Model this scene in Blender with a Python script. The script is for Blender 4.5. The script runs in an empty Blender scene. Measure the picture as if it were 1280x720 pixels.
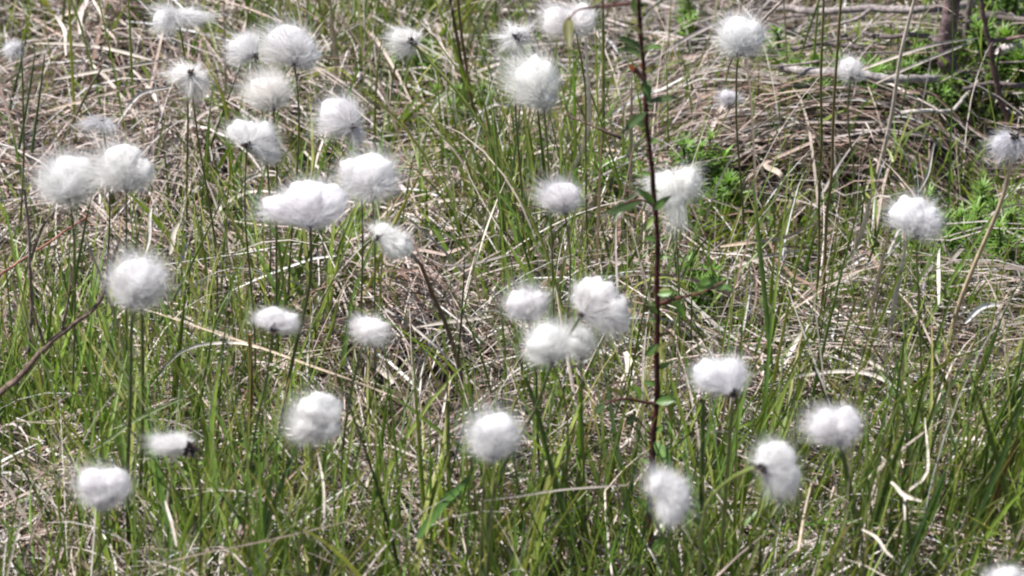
import bpy, math
import numpy as np

# ------------------------------------------------------------------ camera, sky, sun, exposure
S = bpy.context.scene
COL = S.collection
R = math.radians
PITCH, DIST, HALF = R(30), 3.0, 0.1
CAM = np.array([0.0, -DIST * math.cos(PITCH), DIST * math.sin(PITCH)])
cd = bpy.data.cameras.new('camera')
cam = bpy.data.objects.new('camera', cd)
COL.objects.link(cam)
cam.location = CAM
cam.rotation_euler = (R(90) - PITCH, 0, 0)
cd.sensor_width = 36
cd.lens = 18 / HALF
cd.clip_start, cd.clip_end = 0.1, 500
cd.dof.use_dof = True
cd.dof.focus_distance = 2.88
cd.dof.aperture_fstop = 14
S.camera = cam

SUN_EL, SUN_AZ = R(63), R(272)          # azimuth clockwise from +Y (the view direction)
w = bpy.data.worlds.new('World')
S.world = w
w.use_nodes = True
sky = w.node_tree.nodes.new('ShaderNodeTexSky')
sky.sky_type = 'NISHITA'
sky.sun_disc = False
sky.sun_elevation = SUN_EL
sky.sun_rotation = SUN_AZ
bg = w.node_tree.nodes['Background']
bg.inputs[1].default_value = 0.055
w.node_tree.links.new(sky.outputs[0], bg.inputs[0])
sd = bpy.data.lights.new('sun', 'SUN')
sun = bpy.data.objects.new('sun', sd)
COL.objects.link(sun)
sd.energy = 5.0
sd.angle = R(0.55)
sd.color = (1.0, 0.965, 0.95)
sun.rotation_euler = (R(90) - SUN_EL, 0, -SUN_AZ + math.pi)
sun.location = (-2, -2, 4)

S.view_settings.view_transform = 'Standard'
S.view_settings.look = 'None'
S.view_settings.exposure = 0.95
S.view_settings.gamma = 1
S.cycles.max_bounces = 24
S.cycles.diffuse_bounces = 20
S.cycles.transmission_bounces = 8
S.cycles.transparent_max_bounces = 24
S.cycles.use_denoising = True
S.cycles.pixel_filter_type = 'BLACKMAN_HARRIS'
S.cycles.filter_width = 2.1

rng = np.random.default_rng(7)
U = rng.uniform


# ------------------------------------------------------------------ geometry of the place
def terrain(x, y):
    z = 0.010 * np.sin(7 * x + 1.3) * np.cos(6 * y + 0.4) + 0.006 * np.sin(17 * x - 9 * y)
    for cx, cy, rx, ry, h in HUMPS:
        z = z + h * np.exp(-((x - cx) / rx) ** 2 - ((y - cy) / ry) ** 2)
    return z


HUMPS = []


def ray(px, py):
    d = np.array([(px - 640) / 640 * HALF, 0, 0]) + np.array([0, math.cos(PITCH), -math.sin(PITCH)])
    return d + np.array([0, math.sin(PITCH), math.cos(PITCH)]) * ((360 - py) / 640 * HALF)


def at_h(px, py, h):                     # point of the sight line at height h over the level 0
    d = ray(px, py)
    return CAM + d * ((h - CAM[2]) / d[2])


def over(px, py, h=0.0):                 # point of the sight line h above the terrain
    z = h
    for _ in range(12):
        p = at_h(px, py, z)
        z = float(terrain(p[0], p[1])) + h
    return at_h(px, py, z)


def at_y(px, py, Y):
    d = ray(px, py)
    return CAM + d * ((Y - CAM[1]) / d[1])


def unit(v):
    return v / np.maximum(np.linalg.norm(v, axis=-1, keepdims=True), 1e-9)


def hump(px, py, rx, ry, h):
    p = at_h(px, py, 0)
    HUMPS.append((p[0], p[1], rx / 2133, ry / 1066, h))


hump(1080, 215, 190, 55, 0.024)
hump(880, 170, 90, 60, 0.022)
hump(1080, 138, 150, 26, 0.022)
hump(1220, 140, 80, 26, 0.016)
hump(950, 285, 70, 26, -0.045)
hump(470, 555, 60, 40, -0.030)
hump(480, 430, 110, 70, 0.015)
hump(110, 160, 150, 110, 0.020)
hump(250, 620, 260, 110, 0.012)
hump(1180, 480, 130, 70, 0.018)


HOLES = []
for _ in range(70):
    hx, hy = U(20, 1260), U(20, 720)
    if U() < 0.45:
        hx, hy = U(830, 1270), U(20, 420)
    hr = U(12, 30)
    HOLES.append((hx, hy, hr * 1.5, hr * 0.8, U(0.7, 0.95)))
    hump(hx, hy, hr * 1.2, hr, -U(0.008, 0.02))


# ------------------------------------------------------------------ materials
def nodes(name):
    m = bpy.data.materials.new(name)
    m.use_nodes = True
    nt = m.node_tree
    return m, nt, nt.nodes['Principled BSDF'], nt.nodes['Material Output']


def tint_colour(nt, scale, lo, hi, stretch=None):
    at = nt.nodes.new('ShaderNodeAttribute')
    at.attribute_name = 'tint'
    tc = nt.nodes.new('ShaderNodeTexCoord')
    nz = nt.nodes.new('ShaderNodeTexNoise')
    nz.inputs['Scale'].default_value = scale
    nz.inputs['Detail'].default_value = 3
    nt.links.new(tc.outputs['Object'], nz.inputs['Vector'])
    mr = nt.nodes.new('ShaderNodeMapRange')
    mr.inputs['From Min'].default_value, mr.inputs['From Max'].default_value = 0.3, 0.7
    mr.inputs['To Min'].default_value, mr.inputs['To Max'].default_value = lo, hi
    nt.links.new(nz.outputs['Fac'], mr.inputs['Value'])
    mul = nt.nodes.new('ShaderNodeVectorMath')
    mul.operation = 'MULTIPLY'
    nt.links.new(at.outputs['Color'], mul.inputs[0])
    nt.links.new(mr.outputs['Result'], mul.inputs[1])
    return mul.outputs[0]


def leafy(name, rough, spec, trans, scale, lo, hi, boost=(1, 1, 1)):
    m, nt, b, out = nodes(name)
    c = tint_colour(nt, scale, lo, hi)
    nt.links.new(c, b.inputs['Base Color'])
    b.inputs['Roughness'].default_value = rough
    b.inputs['Specular IOR Level'].default_value = spec
    if trans:
        tr = nt.nodes.new('ShaderNodeBsdfTranslucent')
        mul = nt.nodes.new('ShaderNodeVectorMath')
        mul.operation = 'MULTIPLY'
        nt.links.new(c, mul.inputs[0])
        mul.inputs[1].default_value = boost
        nt.links.new(mul.outputs[0], tr.inputs['Color'])
        mix = nt.nodes.new('ShaderNodeMixShader')
        mix.inputs[0].default_value = trans
        nt.links.new(b.outputs[0], mix.inputs[1])
        nt.links.new(tr.outputs[0], mix.inputs[2])
        nt.links.new(mix.outputs[0], out.inputs['Surface'])
    return m


M_STRAW = leafy('dry straw', 0.62, 0.35, 0.16, 130, 0.72, 1.18)
M_GREEN = leafy('green blade', 0.42, 0.45, 0.4, 90, 0.75, 1.2, (1.25, 1.25, 0.6))
M_STALK = leafy('round stalk', 0.5, 0.4, 0, 160, 0.7, 1.25)
M_BARK = leafy('bark', 0.8, 0.25, 0, 420, 0.45, 1.4)

m, nt, b, out = nodes('cotton hair')
nt.nodes.remove(b)
at = nt.nodes.new('ShaderNodeAttribute')
at.attribute_name = 'tint'
df, tr = nt.nodes.new('ShaderNodeBsdfDiffuse'), nt.nodes.new('ShaderNodeBsdfTranslucent')
mix = nt.nodes.new('ShaderNodeMixShader')
mix.inputs[0].default_value = 0.5
for n_ in (df, tr):
    nt.links.new(at.outputs['Color'], n_.inputs['Color'])
nt.links.new(df.outputs[0], mix.inputs[1])
nt.links.new(tr.outputs[0], mix.inputs[2])
clear = nt.nodes.new('ShaderNodeBsdfTransparent')
mx2 = nt.nodes.new('ShaderNodeMixShader')
mx2.inputs[0].default_value = 0.24       # each drawn strand is a loose lock of hairs
nt.links.new(mix.outputs[0], mx2.inputs[1])
nt.links.new(clear.outputs[0], mx2.inputs[2])
nt.links.new(mx2.outputs[0], out.inputs['Surface'])
M_COTTON = m


m, nt, b, out = nodes('peat soil')
tc = nt.nodes.new('ShaderNodeTexCoord')
nz = nt.nodes.new('ShaderNodeTexNoise')
nz.inputs['Scale'].default_value = 60
nz.inputs['Detail'].default_value = 8
nt.links.new(tc.outputs['Object'], nz.inputs['Vector'])
cr = nt.nodes.new('ShaderNodeValToRGB')
cr.color_ramp.elements[0].position, cr.color_ramp.elements[1].position = 0.35, 0.7
cr.color_ramp.elements[0].color = (0.022, 0.016, 0.010, 1)
cr.color_ramp.elements[1].color = (0.085, 0.062, 0.036, 1)
nt.links.new(nz.outputs['Fac'], cr.inputs[0])
nt.links.new(cr.outputs[0], b.inputs['Base Color'])
bp = nt.nodes.new('ShaderNodeBump')
bp.inputs['Strength'].default_value = 0.8
bp.inputs['Distance'].default_value = 0.01
nt.links.new(nz.outputs['Fac'], bp.inputs['Height'])
nt.links.new(bp.outputs[0], b.inputs['Normal'])
b.inputs['Roughness'].default_value = 0.95
M_SOIL = m


# ------------------------------------------------------------------ mesh helpers
def mk_mesh(name, verts, quads, cols, mat, smooth=True):
    verts = np.ascontiguousarray(verts, dtype=np.float32).reshape(-1, 3)
    quads = np.ascontiguousarray(quads, dtype=np.int32).reshape(-1, 4)
    me = bpy.data.meshes.new(name)
    me.vertices.add(len(verts))
    me.vertices.foreach_set('co', verts.ravel())
    me.loops.add(quads.size)
    me.loops.foreach_set('vertex_index', quads.ravel())
    me.polygons.add(len(quads))
    me.polygons.foreach_set('loop_start', np.arange(0, quads.size, 4, dtype=np.int32))
    if smooth:
        me.polygons.foreach_set('use_smooth', np.ones(len(quads), dtype=bool))
    a = me.color_attributes.new('tint', 'FLOAT_COLOR', 'POINT')
    c = np.ones((len(verts), 4), dtype=np.float32)
    c[:, :3] = np.asarray(cols).reshape(-1, 3)
    a.data.foreach_set('color', c.ravel())
    me.materials.append(mat)
    me.update(calc_edges=True)
    return me


def link(name, me, parent=None, loc=None):
    o = bpy.data.objects.new(name, me)
    COL.objects.link(o)
    if parent is not None:
        o.parent = parent
    if loc is not None:
        o.location = loc
    return o


def tag(o, label=None, cat=None, group=None, kind=None):
    for k, v in (('label', label), ('category', cat), ('group', group), ('kind', kind)):
        if v:
            o[k] = v
    return o


def empty(name, loc, label, cat, group=None):
    o = bpy.data.objects.new(name, None)
    COL.objects.link(o)
    o.location = loc
    o.empty_display_size = 0.02
    return tag(o, label, cat, group)


def strips(paths, widths, ref, fold=None):
    """paths (n,k,3), widths (n,k), ref (n,3): verts and quads of n ribbons; fold bends each along its midrib."""
    n, k, _ = paths.shape
    t = unit(np.gradient(paths, axis=1))
    side = unit(np.cross(t, ref[:, None, :]))
    hw = side * (widths / 2)[..., None]
    if fold is None:
        v = np.stack([paths - hw, paths + hw], axis=2)
        c = 2
    else:
        nrm = np.cross(side, t)
        v = np.stack([paths - hw, paths - nrm * (widths * fold)[..., None], paths + hw], axis=2)
        c = 3
    base = (np.arange(n) * k * c)[:, None, None] + (np.arange(k - 1) * c)[None, :, None] + np.arange(c - 1)[None, None, :]
    q = np.stack([base, base + 1, base + 1 + c, base + c], axis=-1)
    return v.reshape(-1, 3), q.reshape(-1, 4), k * c


def spline(pts, n):
    p = np.asarray(pts, float)
    if len(p) == 2:
        return p[0] + (p[1] - p[0]) * np.linspace(0, 1, n)[:, None]
    e = np.vstack([2 * p[0] - p[1], p, 2 * p[-1] - p[-2]])
    seg = np.linalg.norm(np.diff(p, axis=0), axis=1)
    s = np.concatenate([[0], np.cumsum(seg)])
    o = []
    for u in np.linspace(0, s[-1], n):
        i = min(int(np.searchsorted(s, u, 'right')) - 1, len(p) - 2)
        f = (u - s[i]) / max(seg[i], 1e-9)
        a, b_, c, d = e[i], e[i + 1], e[i + 2], e[i + 3]
        o.append(0.5 * (2 * b_ + (c - a) * f + (2 * a - 5 * b_ + 4 * c - d) * f * f + (3 * b_ - a - 3 * c + d) * f ** 3))
    return np.array(o)


def tube(path, rad, sides=6, wob=0.0):
    n = len(path)
    t = unit(np.gradient(path, axis=0))
    ref = np.array([0.3, -0.9, 0.31])
    a = unit(np.cross(t, ref))
    b_ = np.cross(t, a)
    th = np.arange(sides) / sides * 2 * math.pi
    rr = np.asarray(rad)[:, None] * (1 + wob * rng.normal(size=(n, sides)))
    v = path[:, None, :] + rr[..., None] * (np.cos(th)[None, :, None] * a[:, None, :] + np.sin(th)[None, :, None] * b_[:, None, :])
    i = np.arange(n - 1)[:, None] * sides
    j = np.arange(sides)[None, :]
    q = np.stack([i + j, i + (j + 1) % sides, i + sides + (j + 1) % sides, i + sides + j], axis=-1).reshape(-1, 4)
    v = v.reshape(-1, 3)
    caps = []
    for r0 in (0, (n - 1) * sides):
        for s in range(1, sides - 2, 2):
            caps.append([r0, r0 + s, r0 + s + 1, r0 + s + 2])
    return v, np.vstack([q, np.array(caps, dtype=int)])


# ------------------------------------------------------------------ ground
gx = np.concatenate([-np.geomspace(90, 1.25, 26), np.linspace(-1.2, 1.2, 97), np.geomspace(1.25, 90, 26)])
gy = np.concatenate([-np.geomspace(90, 1.25, 26), np.linspace(-1.2, 1.6, 113), np.geomspace(1.65, 90, 26)])
X, Y = np.meshgrid(gx, gy)
Z = terrain(X, Y) + 0.004 * rng.normal(size=X.shape)
V = np.stack([X, Y, Z], -1).reshape(-1, 3)
nx, ny = len(gx), len(gy)
i, j = np.meshgrid(np.arange(nx - 1), np.arange(ny - 1))
k0 = (j * nx + i).ravel()
g = link('ground', mk_mesh('ground', V, np.stack([k0, k0 + 1, k0 + nx + 1, k0 + nx], -1), np.ones((len(V), 3)), M_SOIL))
tag(g, 'dark peaty soil of the bog under the straw', None, None, 'structure')


# ------------------------------------------------------------------ where straw and green grow (world-space patches)
class Patch:
    def __init__(self, px, py, rx, ry, amt):
        p = at_h(px, py, 0)
        self.c, self.r, self.a = (p[0], p[1]), (rx / 2133, ry / 1066), amt

    def __call__(self, x, y):
        return self.a * np.exp(-((x - self.c[0]) / self.r[0]) ** 2 - ((y - self.c[1]) / self.r[1]) ** 2)


GREENS = [Patch(*a) for a in (
    (60, 560, 170, 130, 0.9), (230, 700, 260, 120, 0.9), (600, 800, 340, 90, 0.9), (1010, 730, 300, 110, 0.9),
    (1210, 690, 140, 130, 0.9), (640, 290, 110, 110, 0.7), (440, 90, 170, 70, 0.75), (380, 400, 120, 100, 0.8),
    (60, 40, 170, 40, 0.5), (300, 250, 80, 80, 0.35), (560, 40, 90, 60, 0.4), (890, 560, 160, 90, 0.5), (1100, 420, 130, 80, 0.3),
    (700, 560, 120, 80, 0.5), (760, 320, 70, 90, 0.35))]
DRYS = [Patch(*a) for a in (
    (110, 190, 150, 110, 0.8), (500, 470, 95, 120, 0.9), (1010, 220, 230, 80, 0.95), (850, 130, 120, 100, 0.8), (1060, 50, 220, 60, 0.9), (480, 600, 90, 70, 0.9), (670, 690, 90, 50, 0.7), (1190, 470, 130, 60, 0.8), (70, 700, 70, 30, 0.8), (1040, 600, 60, 60, 0.5), (880, 520, 70, 40, 0.5), (330, 700, 50, 30, 0.5), (560, 700, 50, 30, 0.8), (240, 640, 50, 26, 0.7), (1130, 640, 70, 36, 0.8), (760, 640, 40, 30, 0.7), (20, 690, 70, 30, 0.8))]
COMBED = [Patch(*a) for a in ((1050, 215, 210, 75, 1.0), (860, 110, 130, 80, 0.8), (960, 320, 90, 60, 0.7), (700, 60, 60, 40, 0.3))]
DIAGON = [Patch(*a) for a in ((110, 170, 170, 120, 0.8), (500, 470, 110, 130, 0.6))]
BROWN = [Patch(*a) for a in ((90, 160, 130, 90, 0.8), (500, 450, 110, 140, 0.6), (1020, 215, 200, 70, 0.8), (850, 170, 120, 100, 0.8), (1150, 180, 130, 60, 0.8), (940, 300, 110, 50, 0.7), (30, 690, 70, 40, 0.7), (720, 300, 60, 50, 0.5))]
GREYS = [Patch(*a) for a in ((1060, 50, 230, 80, 0.9), (880, 80, 140, 90, 0.8), (1150, 330, 120, 60, 0.3))]


def total(ps, x, y):
    s = np.zeros_like(x)
    for p in ps:
        s = s + p(x, y)
    return np.clip(s, 0, 1)


PAL_PALE = np.array([[0.55, 0.48, 0.43], [0.46, 0.385, 0.335], [0.63, 0.575, 0.535], [0.41, 0.325, 0.28], [0.51, 0.445, 0.42]])
PAL_BROWN = np.array([[0.32, 0.22, 0.175], [0.24, 0.155, 0.12], [0.40, 0.30, 0.25], [0.15, 0.095, 0.07], [0.44, 0.36, 0.30], [0.20, 0.14, 0.115]])
PAL_GREY = np.array([[0.34, 0.31, 0.28], [0.25, 0.22, 0.20], [0.45, 0.42, 0.38], [0.15, 0.12, 0.10]])
PAL_GREEN = np.array([[0.215, 0.315, 0.050], [0.155, 0.260, 0.044], [0.265, 0.345, 0.070], [0.100, 0.185, 0.036], [0.320, 0.345, 0.100], [0.190, 0.295, 0.070]])
PAL_RUSH = np.array([[0.090, 0.150, 0.032], [0.130, 0.190, 0.042], [0.060, 0.100, 0.034], [0.155, 0.185, 0.052]])


def grow(x, y, az, el, length, width, bend, k, drift=0.3, lift=0.0, hug=False, taper=0.9):
    """curved paths of n strands rooted at (x, y): el is the rise at the root, bend how far it drops by the tip."""
    n = len(x)
    s = np.linspace(0, 1, k)[None, :]
    e = el[:, None] - bend[:, None] * s ** 1.4
    a = az[:, None] + drift * rng.normal(size=(n, 1)) * s
    st = (length / (k - 1))[:, None]
    dx, dy, dz = np.cos(e) * np.cos(a) * st, np.cos(e) * np.sin(a) * st, np.sin(e) * st
    P = np.stack([np.cumsum(dx, 1) - dx[:, :1] + x[:, None], np.cumsum(dy, 1) - dy[:, :1] + y[:, None], np.cumsum(dz, 1) - dz[:, :1]], -1)
    if hug:
        P[..., 2] = np.maximum(P[..., 2], -0.004) + terrain(P[..., 0], P[..., 1]) + np.asarray(lift)[:, None]
    else:
        P[..., 2] += (terrain(x, y) + lift)[:, None]
    W = width[:, None] * (1 - taper * s ** 2.2) * (0.75 + 0.25 * np.minimum(1, s * 5))
    return P, W


def pick(pal, n):
    return np.minimum(pal[rng.integers(0, len(pal), n)] * U(0.7, 1.15, (n, 1)), 0.6)


def stuff(name, label, parts, mat):
    vs, qs, cs, off = [], [], [], 0
    for v, q, c in parts:
        vs.append(v)
        qs.append(q + off)
        cs.append(c)
        off += len(v)
    o = link(name, mk_mesh(name, np.vstack(vs), np.vstack(qs), np.vstack(cs), mat))
    return tag(o, label, None, None, 'stuff')


AX, AY = (-0.66, 0.66), (-0.72, 0.80)

CLEAR = [Patch(*a) for a in ((1190, 118, 45, 26, 1.0), (1080, 104, 120, 14, 0.9), (1085, 140, 130, 24, 1.0), (1200, 148, 100, 26, 1.0), (900, 292, 60, 26, 0.9), (1240, 70, 50, 24, 0.7), (950, 282, 80, 26, 1.0), (1060, 30, 170, 20, 0.8), (1090, 62, 120, 20, 0.7), (910, 265, 60, 16, 0.7), (1200, 320, 60, 30, 0.5), (475, 575, 36, 26, 0.95), (445, 540, 30, 16, 0.8), *HOLES)]
# flat litter of dead blades, several layers deep
n = 78000
x, y = U(*AX, n), U(AY[0], AY[1], n)
gr, comb, dia = total(GREENS, x, y), total(COMBED, x, y), total(DIAGON, x, y)
az = U(0, 2 * math.pi, n)
sw = 1.3 * np.sin(9 * x + 5 * y) + 1.5 * np.sin(11 * y - 6 * x + 1) + 0.8 * np.sin(21 * x + 16 * y + 2)
az = np.where(U(0, 1, n) < 0.6, sw + rng.normal(0, 0.3, n) + np.where(U(0, 1, n) < 0.5, 0, math.pi), az)
c_on = U(0, 1, n) < comb * 0.9
az = np.where(c_on, rng.normal(0.05, 0.17, n) + 0.3 * np.sin(13 * x + 6 * y) + np.where(U(0, 1, n) < 0.5, 0, math.pi), az)
d_on = (~c_on) & (U(0, 1, n) < dia * 0.6)
az = np.where(d_on, rng.normal(-0.75, 0.4, n) + np.where(U(0, 1, n) < 0.5, 0, math.pi), az)
gap = np.sin(31 * x + 3 * np.sin(17 * y)) + np.sin(23 * y - 2 + 2.5 * np.sin(19 * x)) + 0.6 * np.sin(61 * x - 47 * y)
el = np.abs(rng.normal(0.16, 0.34, n)) * np.where(c_on, 0.45, 1)
L = U(0.02, 0.11, n) * np.where(c_on, 1.25, 1)
Wd = np.clip(rng.lognormal(math.log(0.00095), 0.42, n), 0.0004, 0.003)
keep = U(0, 1, n) < np.clip(0.58 + 0.45 * gap, 0.03, 1) * (1 - 0.88 * total(CLEAR, x, y))
x, y, az, el, L, Wd, c_on, gap = (q_[keep] for q_ in (x, y, az, el, L, Wd, c_on, gap))
n = len(x)
P, W = grow(x, y, az, el, L, Wd, el * U(0.9, 2.2, n) + 0.05, 5, 0.28, lift=U(0, 1, n) ** 1.5 * np.clip(0.022 + 0.012 * gap, 0.006, 0.05), hug=True, taper=0.6)
br, gy_ = total(BROWN, x, y), total(GREYS, x, y)
col = pick(PAL_PALE, n)
bsel = U(0, 1, n) < 0.32 + 0.5 * br
col[bsel] = pick(PAL_BROWN, bsel.sum())
gsel = U(0, 1, n) < 0.12 + 0.6 * gy_
col[gsel] = pick(PAL_GREY, gsel.sum())
ref = unit(np.stack([rng.normal(size=n) * 0.7, rng.normal(size=n) * 0.7, np.ones(n)], -1))
v, q, kc = strips(P, W, ref, 0.22)
litter = [(v, q, np.repeat(col, kc, 0))]
stuff('dead_grass', 'matted layer of pale dead grass covering the bog', litter, M_STRAW)

# loose dead blades that still stand or lean
n = 17000
x, y = U(*AX, n), U(*AY, n)
keep = U(0, 1, n) < (0.45 + 0.3 * total(GREENS, x, y) - 0.25 * total(COMBED, x, y)) * (1 - 0.7 * total(CLEAR, x, y))
x, y = x[keep], y[keep]
n = len(x)
az = U(0, 2 * math.pi, n)
el = U(0.35, 1.5, n)
P, W = grow(x, y, az, el, U(0.03, 0.13, n), np.clip(rng.lognormal(math.log(0.00095), 0.55, n), 0.0004, 0.0032), U(0.1, 1.7, n), 8, 0.5, lift=U(-0.005, 0.012, n))
col = pick(PAL_PALE, n) * 1.08
bsel = U(0, 1, n) < 0.22
col[bsel] = pick(PAL_BROWN, bsel.sum())
v, q, kc = strips(P, W, unit(rng.normal(size=(n, 3)) + np.array([0, -0.6, 0.3])), 0.2)
stuff('dead_grass', 'pale dead grass blades standing and leaning among the green', [(v, q, np.repeat(col, kc, 0))], M_STRAW)

# living grass
n = 42000
x, y = U(*AX, n), U(*AY, n)
gr, dr = total(GREENS, x, y), total(DRYS, x, y)
keep = U(0, 1, n) < np.clip(0.30 + 0.5 * gr - 0.6 * dr, 0.03, 1)
x, y, gr = x[keep], y[keep], gr[keep]
n = len(x)
right = x > 0.12
az = np.where(U(0, 1, n) < 0.5, rng.normal(np.where(right, 0.4, 1.6), 0.7, n), U(0, 2 * math.pi, n))
el = np.clip(rng.normal(1.28, 0.22, n), 0.5, 1.56)
L = U(0.03, 0.125, n) * (0.65 + 0.55 * gr)
Wd = np.clip(rng.lognormal(math.log(0.0012), 0.5, n), 0.0005, 0.0040)
P, W = grow(x, y, az, el, L, Wd, np.abs(rng.normal(0.35, 0.45, n)), 7, 0.3)
col = pick(PAL_GREEN, n)
rs = U(0, 1, n) < np.where(right, 0.42, 0.25)
col[rs] = pick(PAL_RUSH, rs.sum())
k = 7
tipc = np.array([0.36, 0.27, 0.13])
s = np.linspace(0, 1, k)[None, :, None] ** 5 * (U(0, 1, n) < 0.3)[:, None, None]
rootc = np.array([0.30, 0.27, 0.14])
s2 = (1 - np.linspace(0, 1, k)[None, :, None]) ** 5 * 0.5
cc = col[:, None, :] * (1 - s - s2 * (1 - s)) + tipc * s + rootc * s2 * (1 - s)
v, q, kc = strips(P, W, unit(rng.normal(size=(n, 3)) * 0.8 + np.array([0, -1, 0.1])), 0.25)
stuff('meadow_grass', 'fresh green grass growing through the dead straw', [(v, q, np.repeat(cc.reshape(-1, 3), 3, 0))], M_GREEN)

# tall thin blades and stems that rise above the rest
n = 1500
x, y = U(*AX, n), U(*AY, n)
keep = U(0, 1, n) < 0.45 + 0.4 * total(GREENS, x, y)
x, y = x[keep], y[keep]
n = len(x)
P, W = grow(x, y, np.where(x > 0.1, rng.normal(0.5, 0.9, n), U(0, 6.28, n)), np.clip(rng.normal(1.36, 0.13, n), 0.9, 1.55), U(0.09, 0.22, n), U(0.0009, 0.0022, n), np.abs(rng.normal(0.15, 0.35, n)), 9, 0.2)
col = np.where((U(0, 1, n) < 0.6)[:, None], pick(PAL_GREEN, n), np.where((U(0, 1, n) < 0.6)[:, None], pick(PAL_RUSH, n), pick(PAL_PALE, n) * 0.85))
v, q, kc = strips(P, W, unit(rng.normal(size=(n, 3)) * 0.7 + np.array([0, -1, 0.1])), 0.25)
stuff('tall_grass', 'tall thin grass blades rising loosely above the straw', [(v, q, np.repeat(col, kc, 0))], M_GREEN)

# short fine moss and seedlings low in the straw
n = 90000
x, y = U(*AX, n), U(*AY, n)
MOSSY = [Patch(*a) for a in ((1085, 142, 120, 24, 1.0), (1190, 150, 80, 28, 1.0), (900, 292, 70, 30, 1.0), (960, 380, 60, 40, 0.5), (1210, 290, 110, 70, 0.6), (600, 190, 110, 60, 0.8), (530, 60, 120, 60, 0.6), (960, 130, 70, 60, 0.3), (1150, 400, 120, 60, 0.45), (1150, 310, 150, 50, 0.45), (860, 320, 60, 60, 0.45), (1250, 150, 60, 40, 0.8), (1240, 40, 60, 50, 0.7), (860, 400, 70, 50, 0.4))]
keep = U(0, 1, n) < 0.10 + 0.8 * total(MOSSY, x, y)
x, y = x[keep], y[keep]
n = len(x)
P, W = grow(x, y, U(0, 6.28, n), U(0.6, 1.5, n), U(0.010, 0.034, n), U(0.0009, 0.0023, n), U(0, 0.8, n), 4, lift=U(0, 0.022, n))
v, q, kc = strips(P, W, unit(rng.normal(size=(n, 3)) + np.array([0, -1, 0])))
stuff('moss_carpet', 'low bright green moss and seedlings between the straw', [(v, q, np.repeat(pick(PAL_GREEN, n) * U(0.7, 1.15, (n, 1)), kc, 0))], M_GREEN)

# coarser meadow round about, out of the close view
n = 14000
x, y = U(-3.2, 3.2, n), U(-2.0, 4.5, n)
keep = ~((x > AX[0]) & (x < AX[1]) & (y > AY[0]) & (y < AY[1])) & (np.hypot(x, y + 2.6) > 1.0)
x, y = x[keep], y[keep]
n = len(x)
el = np.where(U(0, 1, n) < 0.5, U(0.02, 0.4, n), U(0.8, 1.5, n))
P, W = grow(x, y, U(0, 6.28, n), el, U(0.08, 0.22, n), U(0.002, 0.005, n), U(0, 0.9, n), 5, lift=U(0, 0.02, n))
col = pick(PAL_PALE, n)
gs = (el > 0.7) & (U(0, 1, n) < 0.75)
col[gs] = pick(PAL_GREEN, gs.sum())
v, q, kc = strips(P, W, unit(rng.normal(size=(n, 3))))
stuff('rough_grass', 'rough mixed grass of the bog round the cotton grass', [(v, q, np.repeat(col, kc, 0))], M_STRAW)


# ------------------------------------------------------------------ tussocks: grass plants whose wide blades can be told apart
def blade_mesh(col, bend, twist, wid=1.0, tip=False):
    k = 8
    P, W = grow(np.zeros(1), np.zeros(1), np.zeros(1), np.array([1.5]), np.ones(1), np.array([1.0]), np.array([bend]), k, 0.0)
    P[..., 2] -= P[0, 0, 2]
    W = np.ones((1, k)) * (1 - 0.93 * np.linspace(0, 1, k)[None] ** 2.5)
    P = P * np.array([1, 1, 1])
    c = np.repeat(np.array(col)[None], k, 0)
    s = np.linspace(0, 1, k)[:, None]
    if tip:
        c = c * (1 - s ** 4) + np.array([0.38, 0.25, 0.12]) * s ** 4
    c = c * (1 - (1 - s) ** 4 * 0.5) + np.array([0.28, 0.25, 0.12]) * (1 - s) ** 4 * 0.5
    tt = unit(np.gradient(P, axis=1))
    sd_ = np.array([math.sin(twist), math.cos(twist), 0.0])
    return P[0], W[0], c, sd_


def tussock(px, py, rad, n, l0, l1, w0, w1, pal, lean_az, label, spread=0.45):
    c = over(px, py)
    root = empty('grass_tussock', c, label, 'grass tussock', 'green tussocks of broad blades')
    for _ in range(n):
        a = U(0, 2 * math.pi)
        r = rad / 2133 * math.sqrt(U(0, 1))
        bx, by = c[0] + r * math.cos(a), c[1] + r * 1.8 * math.sin(a)
        bz = float(terrain(bx, by))
        ln, wd = U(l0, l1), U(w0, w1)
        col = pick(pal, 1)[0]
        kk = 8
        az = np.array([lean_az + rng.normal() * 0.8])
        P, W = grow(np.array([bx]), np.array([by]), az, np.array([1.5 - abs(rng.normal()) * spread]), np.array([ln]), np.array([wd]), np.array([abs(rng.normal()) * 0.45]), kk, 0.2)
        s = np.linspace(0, 1, kk)[:, None]
        cc = np.repeat(col[None], kk, 0)
        if U() < 0.3:
            cc = cc * (1 - s ** 4) + np.array([0.36, 0.24, 0.12]) * s ** 4
        cc = cc * (1 - (1 - s) ** 4 * 0.5) + np.array([0.28, 0.25, 0.13]) * (1 - s) ** 4 * 0.5
        v, q, _k = strips(P, W, unit(rng.normal(size=(1, 3)) * 0.55 + np.array([[0, -1, 0.1]])), 0.22)
        link('blade', mk_mesh('blade', v - c, q, np.repeat(cc, 3, 0), M_GREEN), root)
    return root


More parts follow.
